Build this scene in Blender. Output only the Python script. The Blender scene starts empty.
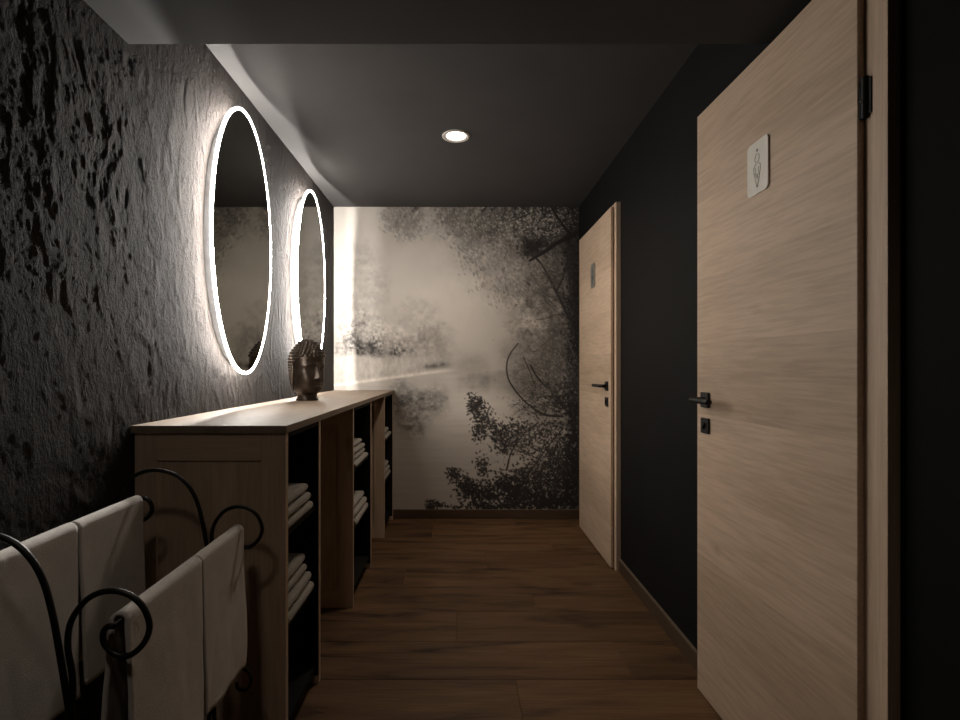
import bpy, bmesh, math, random
import numpy as np
from mathutils import Vector, Matrix, noise as mnoise

random.seed(7)
S = bpy.context.scene
C = S.collection
PI = math.pi

# ---------------------------------------------------------------- measures (metres)
EYE = 1.14
F = 510.0                      # focal length in pixels of a 960 wide frame
XL, XR = -0.96, 0.8945         # left and right wall
YB = 3.864                     # back wall
YN = -2.2                      # wall behind the camera
HC = 2.36                      # ceiling
HS = 2.077                     # lower soffit
YS = 1.475                     # where the soffit ends
CX = -0.5075                   # front edge of the worktop
CT = 0.972                     # top of the worktop

# ---------------------------------------------------------------- materials
def new_mat(name):
    m = bpy.data.materials.new(name)
    m.use_nodes = True
    nt = m.node_tree
    for n in list(nt.nodes):
        nt.nodes.remove(n)
    out = nt.nodes.new('ShaderNodeOutputMaterial')
    b = nt.nodes.new('ShaderNodeBsdfPrincipled')
    nt.links.new(b.outputs[0], out.inputs[0])
    return m, nt, b

def N(nt, t, **kw):
    n = nt.nodes.new(t)
    for k, v in kw.items():
        if k in n.inputs:
            n.inputs[k].default_value = v
        else:
            setattr(n, k, v)
    return n

def ramp(nt, fac, stops):
    r = nt.nodes.new('ShaderNodeValToRGB')
    e = r.color_ramp.elements
    while len(e) < len(stops):
        e.new(0.5)
    for el, (p, c) in zip(e, stops):
        el.position = p
        el.color = (c[0], c[1], c[2], 1)
    nt.links.new(fac, r.inputs[0])
    return r.outputs[0]

def mix(nt, a, b, fac, mode='MIX'):
    n = nt.nodes.new('ShaderNodeMix')
    n.data_type = 'RGBA'
    n.blend_type = mode
    if isinstance(fac, (int, float)):
        n.inputs[0].default_value = fac
    else:
        nt.links.new(fac, n.inputs[0])
    for i, s in ((6, a), (7, b)):
        if isinstance(s, (tuple, list)):
            n.inputs[i].default_value = (s[0], s[1], s[2], 1)
        else:
            nt.links.new(s, n.inputs[i])
    return n.outputs[2]

def bump(nt, bs, height, strength, dist=0.002):
    n = N(nt, 'ShaderNodeBump', Strength=strength, Distance=dist)
    nt.links.new(height, n.inputs['Height'])
    nt.links.new(n.outputs[0], bs.inputs['Normal'])

def plain(name, col, rough=0.5, metal=0.0, var=0.12, scale=30.0, bstr=0.0, bscale=200.0):
    m, nt, b = new_mat(name)
    tc = N(nt, 'ShaderNodeTexCoord')
    nz = N(nt, 'ShaderNodeTexNoise', Scale=scale, Detail=4.0)
    nt.links.new(tc.outputs['Object'], nz.inputs['Vector'])
    lo = [c * (1 - var) for c in col]
    hi = [min(1, c * (1 + var)) for c in col]
    nt.links.new(ramp(nt, nz.outputs[0], [(0.3, lo), (0.7, hi)]), b.inputs['Base Color'])
    b.inputs['Roughness'].default_value = rough
    b.inputs['Metallic'].default_value = metal
    if bstr:
        n2 = N(nt, 'ShaderNodeTexNoise', Scale=bscale, Detail=3.0)
        nt.links.new(tc.outputs['Object'], n2.inputs['Vector'])
        bump(nt, b, n2.outputs[0], bstr)
    return m

def dull(m, k):
    m.node_tree.nodes['Principled BSDF'].inputs['Specular IOR Level'].default_value = k

def emit(name, col, strength):
    m, nt, b = new_mat(name)
    b.inputs['Base Color'].default_value = (0.8, 0.8, 0.8, 1)
    b.inputs['Emission Color'].default_value = (*col, 1)
    b.inputs['Emission Strength'].default_value = strength
    return m

def oak(name, light, dark, along, across, board=0.0, rough=0.55, knots=True, board_axis=2, contrast=1.0):
    """wood with the grain running along axis `along` (0,1,2), drawn in object space"""
    m, nt, b = new_mat(name)
    tc = N(nt, 'ShaderNodeTexCoord')
    sep = N(nt, 'ShaderNodeSeparateXYZ')
    nt.links.new(tc.outputs['Object'], sep.inputs[0])
    vec = tc.outputs['Object']
    shift = None
    if board:
        d = N(nt, 'ShaderNodeMath', operation='DIVIDE'); d.inputs[1].default_value = board
        nt.links.new(sep.outputs[board_axis], d.inputs[0])
        fl = N(nt, 'ShaderNodeMath', operation='FLOOR')
        nt.links.new(d.outputs[0], fl.inputs[0])
        wn = N(nt, 'ShaderNodeTexWhiteNoise', noise_dimensions='1D')
        nt.links.new(fl.outputs[0], wn.inputs['W'])
        mul = N(nt, 'ShaderNodeVectorMath', operation='SCALE'); mul.inputs['Scale'].default_value = 3.0
        nt.links.new(wn.outputs['Color'], mul.inputs[0])
        add = N(nt, 'ShaderNodeVectorMath', operation='ADD')
        nt.links.new(tc.outputs['Object'], add.inputs[0])
        nt.links.new(mul.outputs[0], add.inputs[1])
        vec = add.outputs[0]
        shift = wn.outputs['Value']
    def mapped(sa, sc):
        mp = N(nt, 'ShaderNodeMapping')
        sc3 = [sc, sc, sc]; sc3[along] = sa
        mp.inputs['Scale'].default_value = sc3
        nt.links.new(vec, mp.inputs['Vector'])
        return mp.outputs[0]
    n1 = N(nt, 'ShaderNodeTexNoise', Scale=1.0, Detail=5.0, Roughness=0.55, Distortion=0.9)
    nt.links.new(mapped(1.6, across), n1.inputs['Vector'])
    mid = [(a + c) / 2 for a, c in zip(light, dark)]
    k = contrast
    col = ramp(nt, n1.outputs[0], [(0.5 - 0.22 / k, dark), (0.5, mid), (0.5 + 0.2 / k, light)])
    n2 = N(nt, 'ShaderNodeTexNoise', Scale=1.0, Detail=3.0, Roughness=0.6)
    nt.links.new(mapped(6.0, across * 14), n2.inputs['Vector'])
    fine = ramp(nt, n2.outputs[0], [(0.35, (0.80, 0.79, 0.77)), (0.6, (1, 1, 1))])
    col = mix(nt, col, fine, 0.8, 'MULTIPLY')
    if shift is not None:
        sh = ramp(nt, shift, [(0, (0.83, 0.82, 0.80)), (1, (1.0, 1.0, 1.0))])
        col = mix(nt, col, sh, 1.0, 'MULTIPLY')
    if knots:
        v = N(nt, 'ShaderNodeTexVoronoi', Scale=1.0)
        nt.links.new(mapped(2.6, 5.2), v.inputs['Vector'])
        kn = ramp(nt, v.outputs['Distance'], [(0.03, (0.5, 0.44, 0.4)), (0.15, (1, 1, 1))])
        wn2 = N(nt, 'ShaderNodeTexNoise', Scale=40.0, Detail=2.0)
        nt.links.new(vec, wn2.inputs['Vector'])
        col = mix(nt, col, kn, wn2.outputs[0], 'MULTIPLY')
    nt.links.new(col, b.inputs['Base Color'])
    b.inputs['Roughness'].default_value = rough
    bump(nt, b, n2.outputs[0], 0.12, 0.001)
    return m

OAK_L, OAK_D = (0.69, 0.515, 0.375), (0.575, 0.42, 0.30)
M = {}
M['door'] = oak('oak_door_laminate', OAK_L, OAK_D, 1, 7.0, board=0.245)
M['frame'] = oak('oak_frame_laminate', OAK_L, OAK_D, 2, 12.0, knots=False)
M['frame_head'] = oak('oak_frame_head', OAK_L, OAK_D, 1, 12.0, knots=False)
M['edge'] = oak('oak_edge_band', (0.34, 0.26, 0.19), (0.25, 0.19, 0.13), 2, 20.0, knots=False)
M['top'] = oak('oak_worktop', (0.30, 0.23, 0.172), (0.235, 0.175, 0.128), 1, 9.0, board=0.15, board_axis=0)
M['panel'] = oak('oak_panel', (0.60, 0.455, 0.335), (0.45, 0.335, 0.24), 2, 12.0)
M['panel_h'] = oak('oak_panel_rail', (0.60, 0.455, 0.335), (0.47, 0.35, 0.25), 0, 14.0, knots=False)
M['shelf'] = plain('dark_shelf_board', (0.010, 0.009, 0.008), 0.7)
M['black'] = plain('matt_black_metal', (0.012, 0.012, 0.012), 0.45, 0.3)
M['iron'] = plain('black_wrought_iron', (0.014, 0.013, 0.012), 0.42, 0.5, bstr=0.15, bscale=300)
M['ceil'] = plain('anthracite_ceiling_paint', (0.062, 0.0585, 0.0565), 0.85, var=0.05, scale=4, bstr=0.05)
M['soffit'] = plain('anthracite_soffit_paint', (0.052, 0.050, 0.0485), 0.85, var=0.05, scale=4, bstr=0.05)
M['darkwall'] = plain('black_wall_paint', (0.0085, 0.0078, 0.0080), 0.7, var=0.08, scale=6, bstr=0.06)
M['nearwall'] = plain('deep_black_near_wall', (0.005, 0.005, 0.005), 0.8, var=0.08, scale=6)  # near stretch of the right wall, set darker than the rest of it
M['backwall'] = plain('plain_back_wall', (0.3, 0.28, 0.25), 0.8)
for k_ in ('darkwall', 'nearwall', 'ceil', 'soffit', 'shelf'): dull(M[k_], 0.12)
M['white_ring'] = plain('white_lamp_ring', (0.55, 0.5, 0.45), 0.35)
M['housing'] = plain('white_mirror_housing', (0.6, 0.6, 0.6), 0.5)
M['plate'] = plain('ivory_sign_plate', (0.80, 0.76, 0.68), 0.4, var=0.03)
M['steel'] = plain('brushed_steel_plate', (0.36, 0.35, 0.32), 0.42, 0.6, var=0.06)
M['ink'] = plain('grey_sign_ink', (0.40, 0.365, 0.31), 0.5)
M['inkd'] = plain('dark_sign_ink', (0.08, 0.075, 0.07), 0.5)
M['chrome'] = plain('bright_screw', (0.6, 0.6, 0.6), 0.2, 1.0)
M['grout'] = plain('light_joint_strip', (0.13, 0.095, 0.065), 0.6)

# mirror glass
m, nt, b = new_mat('tinted_mirror_glass')
b.inputs['Base Color'].default_value = (0.28, 0.275, 0.25, 1)
b.inputs['Metallic'].default_value = 1.0
b.inputs['Roughness'].default_value = 0.02
M['mirror'] = m
M['rim'] = emit('lit_acrylic_rim', (1.0, 0.945, 0.87), 102.0)
M['rim_side'] = emit('softly_lit_acrylic_edge', (1.0, 0.975, 0.94), 8.0)
M['strip'] = emit('led_strip', (1.0, 0.965, 0.92), 1250.0)
M['lens'] = emit('lamp_lens', (1.0, 0.93, 0.82), 9.0)

# bronze of the head
m, nt, b = new_mat('dark_bronze')
tc = N(nt, 'ShaderNodeTexCoord')
nz = N(nt, 'ShaderNodeTexNoise', Scale=28.0, Detail=5.0)
nt.links.new(tc.outputs['Object'], nz.inputs['Vector'])
nt.links.new(ramp(nt, nz.outputs[0], [(0.3, (0.030, 0.021, 0.016)), (0.7, (0.075, 0.053, 0.038))]), b.inputs['Base Color'])
b.inputs['Metallic'].default_value = 0.55
b.inputs['Roughness'].default_value = 0.32
M['bronze'] = m

# terry cloth
def terry(name, col):
    m, nt, b = new_mat(name)
    tc = N(nt, 'ShaderNodeTexCoord')
    nz = N(nt, 'ShaderNodeTexNoise', Scale=420.0, Detail=3.0, Roughness=0.7)
    nt.links.new(tc.outputs['Object'], nz.inputs['Vector'])
    n2 = N(nt, 'ShaderNodeTexNoise', Scale=24.0, Detail=4.0)
    nt.links.new(tc.outputs['Object'], n2.inputs['Vector'])
    c1 = ramp(nt, nz.outputs[0], [(0.3, [c * 0.8 for c in col]), (0.65, col)])
    c2 = ramp(nt, n2.outputs[0], [(0.3, (0.9, 0.9, 0.9)), (0.7, (1, 1, 1))])
    nt.links.new(mix(nt, c1, c2, 1.0, 'MULTIPLY'), b.inputs['Base Color'])
    b.inputs['Roughness'].default_value = 0.95
    b.inputs['Sheen Weight'].default_value = 0.3
    bump(nt, b, nz.outputs[0], 0.55, 0.004)
    return m
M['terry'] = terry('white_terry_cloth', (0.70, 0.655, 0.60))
M['terry2'] = terry('shaded_terry_cloth', (0.36, 0.335, 0.295))  # white towels; the shade inside the shelves is put into this darker colour

# rough plaster of the left wall
m, nt, b = new_mat('dark_rough_plaster')
tc = N(nt, 'ShaderNodeTexCoord')
mp = N(nt, 'ShaderNodeMapping'); mp.inputs['Scale'].default_value = (1, 1.0, 0.5)
nt.links.new(tc.outputs['Object'], mp.inputs['Vector'])
n1 = N(nt, 'ShaderNodeTexNoise', Scale=4.5, Detail=6.0, Roughness=0.65)
nt.links.new(mp.outputs[0], n1.inputs['Vector'])
nt.links.new(ramp(nt, n1.outputs[0], [(0.3, (0.027, 0.0225, 0.0200)), (0.7, (0.046, 0.0385, 0.0345))]), b.inputs['Base Color'])
n2 = N(nt, 'ShaderNodeTexNoise', Scale=48.0, Detail=6.0, Roughness=0.7)
nt.links.new(mp.outputs[0], n2.inputs['Vector'])
n3 = N(nt, 'ShaderNodeTexNoise', Scale=150.0, Detail=4.0, Roughness=0.6)
nt.links.new(mp.outputs[0], n3.inputs['Vector'])
hs = N(nt, 'ShaderNodeMath', operation='MULTIPLY_ADD'); hs.inputs[1].default_value = 0.35
nt.links.new(n3.outputs[0], hs.inputs[0]); nt.links.new(n2.outputs[0], hs.inputs[2])
n4 = N(nt, 'ShaderNodeTexNoise', noise_type='RIDGED_MULTIFRACTAL', Scale=11.0, Detail=6.0, Roughness=0.55, Lacunarity=2.2, Distortion=0.9)
nt.links.new(mp.outputs[0], n4.inputs['Vector'])
h2 = N(nt, 'ShaderNodeMath', operation='MULTIPLY_ADD'); h2.inputs[1].default_value = 1.8
nt.links.new(n4.outputs[0], h2.inputs[0]); nt.links.new(hs.outputs[0], h2.inputs[2])
bump(nt, b, h2.outputs[0], 1.0, 0.021)
b.inputs['Roughness'].default_value = 0.9
b.inputs['Specular IOR Level'].default_value = 0.1
M['plaster'] = m

# wood-look floor boards (each board carries its own shade)
m, nt, b = new_mat('walnut_floor_boards')
tc = N(nt, 'ShaderNodeTexCoord')
at = N(nt, 'ShaderNodeAttribute', attribute_name='board')
sc = N(nt, 'ShaderNodeVectorMath', operation='SCALE'); sc.inputs['Scale'].default_value = 5.0
nt.links.new(at.outputs['Color'], sc.inputs[0])
ad = N(nt, 'ShaderNodeVectorMath', operation='ADD')
nt.links.new(tc.outputs['Object'], ad.inputs[0]); nt.links.new(sc.outputs[0], ad.inputs[1])
mp = N(nt, 'ShaderNodeMapping'); mp.inputs['Scale'].default_value = (1.3, 9.0, 1.0)
nt.links.new(ad.outputs[0], mp.inputs['Vector'])
n1 = N(nt, 'ShaderNodeTexNoise', Scale=1.0, Detail=6.0, Roughness=0.6, Distortion=1.2)
nt.links.new(mp.outputs[0], n1.inputs['Vector'])
mp2 = N(nt, 'ShaderNodeMapping'); mp2.inputs['Scale'].default_value = (5.0, 120.0, 1.0)
nt.links.new(ad.outputs[0], mp2.inputs['Vector'])
n2 = N(nt, 'ShaderNodeTexNoise', Scale=1.0, Detail=3.0)
nt.links.new(mp2.outputs[0], n2.inputs['Vector'])
col = ramp(nt, n1.outputs[0], [(0.30, (0.030, 0.016, 0.008)), (0.46, (0.125, 0.067, 0.031)), (0.7, (0.185, 0.106, 0.052))])
col = mix(nt, col, ramp(nt, n2.outputs[0], [(0.35, (0.72, 0.7, 0.68)), (0.6, (1, 1, 1))]), 0.8, 'MULTIPLY')
sp = N(nt, 'ShaderNodeSeparateColor'); nt.links.new(at.outputs['Color'], sp.inputs[0])
col = mix(nt, col, ramp(nt, sp.outputs[0], [(0, (0.72, 0.7, 0.68)), (1, (1.08, 1.06, 1.04))]), 1.0, 'MULTIPLY')
v = N(nt, 'ShaderNodeTexVoronoi', Scale=1.0)
mp3 = N(nt, 'ShaderNodeMapping'); mp3.inputs['Scale'].default_value = (2.2, 6.0, 1.0)
nt.links.new(ad.outputs[0], mp3.inputs['Vector']); nt.links.new(mp3.outputs[0], v.inputs['Vector'])
col = mix(nt, col, ramp(nt, v.outputs['Distance'], [(0.05, (0.3, 0.26, 0.22)), (0.2, (1, 1, 1))]), 0.75, 'MULTIPLY')
nt.links.new(col, b.inputs['Base Color'])
b.inputs['Roughness'].default_value = 0.6
b.inputs['Specular IOR Level'].default_value = 0.25
bump(nt, b, n2.outputs[0], 0.1, 0.001)
M['floor'] = m
M['skirt'] = oak('walnut_skirting', (0.11, 0.066, 0.037), (0.05, 0.029, 0.016), 1, 20.0, knots=False)
M['skirt_x'] = oak('walnut_skirting_back', (0.11, 0.066, 0.037), (0.05, 0.029, 0.016), 0, 20.0, knots=False)

# printed wallpaper: colour of the print is carried by the mesh
m, nt, b = new_mat('printed_wallpaper')
at = N(nt, 'ShaderNodeAttribute', attribute_name='print')
nt.links.new(at.outputs['Color'], b.inputs['Base Color'])
tc = N(nt, 'ShaderNodeTexCoord')
nz = N(nt, 'ShaderNodeTexNoise', Scale=350.0, Detail=2.0)
nt.links.new(tc.outputs['Object'], nz.inputs['Vector'])
bump(nt, b, nz.outputs[0], 0.08, 0.001)
b.inputs['Roughness'].default_value = 0.7
M['print'] = m

# ---------------------------------------------------------------- mesh helpers
def tag(o, label=None, cat=None, group=None, kind=None):
    if label: o['label'] = label
    if cat: o['category'] = cat
    if group: o['group'] = group
    if kind: o['kind'] = kind
    return o

def empty(name, loc, label=None, cat=None, group=None, kind=None):
    o = bpy.data.objects.new(name, None)
    C.objects.link(o)
    o.location = loc
    o.empty_display_size = 0.05
    return tag(o, label, cat, group, kind)

def mesh_obj(name, verts, faces, mat, parent=None, smooth=False):
    me = bpy.data.meshes.new(name)
    me.from_pydata([tuple(v) for v in verts], [], [tuple(int(i) for i in f) for f in faces])
    me.update()
    if mat: me.materials.append(mat)
    if smooth:
        me.polygons.foreach_set('use_smooth', [True] * len(me.polygons))
    o = bpy.data.objects.new(name, me)
    C.objects.link(o)
    if parent: o.parent = parent
    return o

def bm_obj(name, bm, mat, parent=None, smooth=False):
    me = bpy.data.meshes.new(name)
    bmesh.ops.recalc_face_normals(bm, faces=bm.faces)
    bm.to_mesh(me); bm.free()
    if mat: me.materials.append(mat)
    if smooth:
        me.polygons.foreach_set('use_smooth', [True] * len(me.polygons))
    o = bpy.data.objects.new(name, me)
    C.objects.link(o)
    if parent: o.parent = parent
    return o

def add_box(bm, lo, hi, bev=0.0):
    r = bmesh.ops.create_cube(bm, size=1.0)
    vs = r['verts']
    c = [(a + d) / 2 for a, d in zip(lo, hi)]
    s = [d - a for a, d in zip(lo, hi)]
    for v in vs:
        v.co = Vector((c[0] + v.co.x * s[0], c[1] + v.co.y * s[1], c[2] + v.co.z * s[2]))
    if bev:
        es = list({e for v in vs for e in v.link_edges})
        bmesh.ops.bevel(bm, geom=es, offset=bev, segments=2, affect='EDGES', profile=0.7)

def box(name, lo, hi, mat, parent=None, bev=0.0):
    bm = bmesh.new()
    add_box(bm, lo, hi, bev)
    return bm_obj(name, bm, mat, parent)

def catmull(pts, n=8, closed=False):
    P = [Vector(p) for p in pts]
    out = []
    L = len(P)
    for i in range(L if closed else L - 1):
        p0 = P[i - 1] if (i > 0 or closed) else P[0] * 2 - P[1]
        p1, p2 = P[i], P[(i + 1) % L]
        p3 = P[(i + 2) % L] if (i + 2 < L or closed) else p2 * 2 - p1
        for k in range(n):
            t = k / n
            out.append(0.5 * ((2 * p1) + (p2 - p0) * t + (2 * p0 - 5 * p1 + 4 * p2 - p3) * t * t + (3 * p1 - p0 - 3 * p2 + p3) * t ** 3))
    if not closed: out.append(P[-1])
    return out

def add_tube(bm, pts, r, seg=10, closed=False):
    pts = [Vector(p) for p in pts]
    n = len(pts)
    rs = r if isinstance(r, (list, tuple)) else [r] * n
    tans = []
    for i in range(n):
        a = pts[(i - 1) % n] if (i > 0 or closed) else pts[0]
        c = pts[(i + 1) % n] if (i < n - 1 or closed) else pts[-1]
        tans.append((c - a).normalized())
    up = Vector((0, 0, 1))
    if abs(tans[0].dot(up)) > 0.9: up = Vector((0, 1, 0))
    nrm = (up - tans[0] * up.dot(tans[0])).normalized()
    rings = []
    for i in range(n):
        nrm = (nrm - tans[i] * nrm.dot(tans[i])).normalized()
        bi = tans[i].cross(nrm)
        rings.append([bm.verts.new(pts[i] + (nrm * math.cos(2 * PI * k / seg) + bi * math.sin(2 * PI * k / seg)) * rs[i]) for k in range(seg)])
    for i in range(n if closed else n - 1):
        a, c = rings[i], rings[(i + 1) % n]
        for k in range(seg):
            bm.faces.new((a[k], a[(k + 1) % seg], c[(k + 1) % seg], c[k]))
    if not closed:
        bm.faces.new(list(reversed(rings[0]))); bm.faces.new(rings[-1])

def tube(name, pts, r, mat, parent=None, seg=10, closed=False):
    bm = bmesh.new()
    add_tube(bm, pts, r, seg, closed)
    return bm_obj(name, bm, mat, parent, True)

def lathe(name, prof, mat, parent=None, seg=48):
    """profile (r, z) turned about z"""
    vs, fs = [], []
    for r, z in prof:
        for k in range(seg):
            a = 2 * PI * k / seg
            vs.append((r * math.cos(a), r * math.sin(a), z))
    for i in range(len(prof) - 1):
        for k in range(seg):
            fs.append((i * seg + k, i * seg + (k + 1) % seg, (i + 1) * seg + (k + 1) % seg, (i + 1) * seg + k))
    return mesh_obj(name, vs, fs, mat, parent, True)

def rounded(name, w, h, r, t, mat, parent, seg=6):
    """rounded plate in the yz plane, thickness along -x"""
    bm = bmesh.new()
    pts = []
    for cx, cz, a0 in ((w/2 - r, h/2 - r, 0), (-w/2 + r, h/2 - r, 90), (-w/2 + r, -h/2 + r, 180), (w/2 - r, -h/2 + r, 270)):
        for k in range(seg + 1):
            a = math.radians(a0 + 90 * k / seg)
            pts.append((cx + r * math.cos(a), cz + r * math.sin(a)))
    f = [bm.verts.new((-t, y, z)) for y, z in pts]
    g = [bm.verts.new((0, y, z)) for y, z in pts]
    bm.faces.new(f); bm.faces.new(list(reversed(g)))
    for i in range(len(pts)):
        j = (i + 1) % len(pts)
        bm.faces.new((f[i], g[i], g[j], f[j]))
    return bm_obj(name, bm, mat, parent)

# ---------------------------------------------------------------- lattice noise
_rng = np.random.RandomState(11)
_TAB = _rng.rand(256, 256)
def vnoise(x, y, seed=0):
    x = np.asarray(x, float) + seed * 17.37; y = np.asarray(y, float) + seed * 9.71
    xi = np.floor(x).astype(int); yi = np.floor(y).astype(int)
    fx = x - xi; fy = y - yi
    fx = fx * fx * fx * (fx * (fx * 6 - 15) + 10); fy = fy * fy * fy * (fy * (fy * 6 - 15) + 10)
    a = _TAB[xi & 255, yi & 255]; b_ = _TAB[(xi + 1) & 255, yi & 255]
    c = _TAB[xi & 255, (yi + 1) & 255]; d = _TAB[(xi + 1) & 255, (yi + 1) & 255]
    return (a * (1 - fx) + b_ * fx) * (1 - fy) + (c * (1 - fx) + d * fx) * fy
def fbm(x, y, octv=4, seed=0, gain=0.5):
    s = 0; a = 1; t = 0
    for o in range(octv):
        s = s + a * vnoise(x * 2 ** o, y * 2 ** o, seed + o * 3); t += a; a *= gain
    return s / t
def ridged(x, y, octv=3, seed=0):
    s = 0; a = 1; t = 0
    for o in range(octv):
        s = s + a * (1 - np.abs(2 * vnoise(x * 2 ** o, y * 2 ** o, seed + o * 5) - 1)); t += a; a *= 0.5
    return s / t
def sstep(a, b_, x):
    t = np.clip((x - a) / (b_ - a), 0, 1)
    return t * t * (3 - 2 * t)

def grid_faces(nu, nv):
    i = np.arange(nu - 1)[:, None]; j = np.arange(nv - 1)[None, :]
    a = i * nv + j
    return np.stack([a, a + nv, a + nv + 1, a + 1], -1).reshape(-1, 4)

def fast_mesh(name, verts, quads, mat, smooth=True):
    me = bpy.data.meshes.new(name)
    nv, nf = len(verts), len(quads)
    me.vertices.add(nv); me.vertices.foreach_set('co', np.asarray(verts, np.float32).ravel())
    me.loops.add(nf * 4); me.loops.foreach_set('vertex_index', np.asarray(quads, np.int32).ravel())
    me.polygons.add(nf)
    me.polygons.foreach_set('loop_start', np.arange(0, nf * 4, 4, dtype=np.int32))
    me.polygons.foreach_set('use_smooth', np.full(nf, smooth))
    me.update(calc_edges=True)
    me.materials.append(mat)
    o = bpy.data.objects.new(name, me)
    C.objects.link(o)
    return o

# ================================================================ SETTING
def struct(name, lo, hi, mat, label, cat):
    return tag(box(name, lo, hi, mat), label, cat, kind='structure')

# --- floor: boards laid across the passage
verts, faces, bcol = [], [], []
rowh = 0.26
k0 = 1.867 - 16 * rowh
seams = {15: 0.20, 16: 0.635, 17: -0.02, 18: 0.36, 19: -0.31, 20: 0.15, 21: 0.58, 22: -0.2, 23: 0.4}
LEN = 1.30
r_ = random.Random(3)
GAP = 0.0024
for i in range(0, 24):
    y0 = k0 + i * rowh; y1 = min(y0 + rowh, YB)
    if y0 >= YB: break
    s = seams.get(i, r_.uniform(-0.6, 0.6))
    xs = [XL - 0.02] + [s + j * LEN for j in range(-2, 3) if XL < s + j * LEN < XR] + [XR]
    for a, c in zip(xs[:-1], xs[1:]):
        b0 = len(verts)
        g = GAP; d = 0.002
        q = [(a, y0, -d), (c, y0, -d), (c, y1, -d), (a, y1, -d), (a + g, y0 + g, 0), (c - g, y0 + g, 0), (c - g, y1 - g, 0), (a + g, y1 - g, 0)]
        verts += q
        faces += [(b0 + 4, b0 + 5, b0 + 6, b0 + 7)] + [(b0 + e, b0 + (e + 1) % 4, b0 + 4 + (e + 1) % 4, b0 + 4 + e) for e in range(4)]
        cc = (r_.random(), r_.random(), r_.random(), 1)
        bcol += [cc] * 8
b0 = len(verts)
verts += [(XL - .05, YN, -0.03), (XR + .05, YN, -0.03), (XR + .05, YB + .05, -0.03), (XL - .05, YB + .05, -0.03)]
faces += [(b0 + 3, b0 + 2, b0 + 1, b0)]
bcol += [(0.3, 0.3, 0.3, 1)] * 4
fl = mesh_obj('floor', verts, faces, M['floor'])
ca = fl.data.color_attributes.new('board', 'FLOAT_COLOR', 'POINT')
ca.data.foreach_set('color', np.array(bcol, np.float32).ravel())
tag(fl, 'dark brown wood-look floor of long boards laid across the passage', 'floor', kind='structure')

struct('ceiling', (XL - 0.1, YS, HC), (XR + 0.1, YB + 0.1, HC + 0.1), M['ceil'], 'anthracite painted ceiling of the passage', 'ceiling')
struct('trim_1', (XL - 0.1, YN - 0.1, HS), (XR + 0.1, YS, HC + 0.1), M['soffit'], 'lower anthracite soffit across the near end of the ceiling', 'soffit')
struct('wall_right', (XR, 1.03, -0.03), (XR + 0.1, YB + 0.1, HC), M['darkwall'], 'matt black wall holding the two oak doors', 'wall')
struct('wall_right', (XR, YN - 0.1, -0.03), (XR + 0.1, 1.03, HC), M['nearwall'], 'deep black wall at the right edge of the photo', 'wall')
struct('wall_back', (XL - 0.1, YB, -0.03), (XR, YB + 0.1, HC), M['backwall'], 'end wall of the passage behind the mural', 'wall')
struct('wall_front', (XL - 0.1, YN - 0.1, -0.03), (XR, YN, HS), M['darkwall'], 'black wall closing the passage behind the viewer', 'wall')
# skirtings, each with a pale joint strip along the top
def skirting(name, lo, hi, slo, shi, mat, label):
    o = tag(box(name, lo, hi, mat, None, 0.002), label, 'baseboard', kind='structure')
    box('joint_strip', slo, shi, M['grout'], o)
    return o
skirting('baseboard_back', (XL, YB - 0.012, 0), (XR, YB, 0.066), (XL, YB - 0.0125, 0.066), (XR, YB, 0.0695), M['skirt_x'], 'dark brown skirting below the mural')
skirting('baseboard_right', (XR - 0.013, 1.86, 0), (XR, 2.853, 0.068), (XR - 0.0135, 1.86, 0.068), (XR, 2.853, 0.0715), M['skirt'], 'dark brown skirting on the black wall between the two doors')

# --- left wall: rough trowelled plaster
ys = np.concatenate([np.linspace(YN, 0.92, 70, endpoint=False), np.linspace(0.92, 1.95, 280, endpoint=False), np.linspace(1.95, YB, 240)])
zs = np.linspace(-0.03, HC, 560)
Yg, Zg = np.meshgrid(ys, zs, indexing='ij')
wx = fbm(Yg * 3.0, Zg * 3.0, 3, 21) - 0.5
wz = fbm(Yg * 3.0 + 40, Zg * 3.0, 3, 22) - 0.5
Yw = Yg + 0.16 * wx + 0.10 * (Zg - 1.2); Zw = Zg + 0.22 * wz
def crease(x, y, seed, p):
    return (1 - np.abs(2 * vnoise(x, y, seed) - 1)) ** p
big = fbm(Yw * 5.0, Zw * 3.2, 3, 1) - 0.5
rid = crease(Yw * 8.0 + 0.6 * Zw, Zw * 4.2, 4, 5) + 0.7 * crease(Yw * 15.0, Zw * 7.0, 9, 4)
knob = fbm(Yw * 13, Zw * 7, 5, 14, 0.72) - 0.5
patch = sstep(0.38, 0.62, fbm(Yg * 3.0, Zg * 2.6, 3, 30))
calm = 1 - 0.6 * sstep(1.62, 1.95, Yg)            # the plaster gets smoother towards the mirrors
h = (0.0012 * rid * (0.25 + 0.75 * patch) + 0.0072 * knob * (0.5 + 0.5 * patch)) * calm
h = np.minimum(h - np.percentile(h, 99.7), 0)
V = np.stack([XL + h, Yg, Zg], -1).reshape(-1, 3)
wl = fast_mesh('wall_left', V, grid_faces(len(ys), len(zs)), M['plaster'])
tag(wl, 'dark rough trowelled plaster wall on the left behind the mirrors', 'wall', kind='structure')

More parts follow.
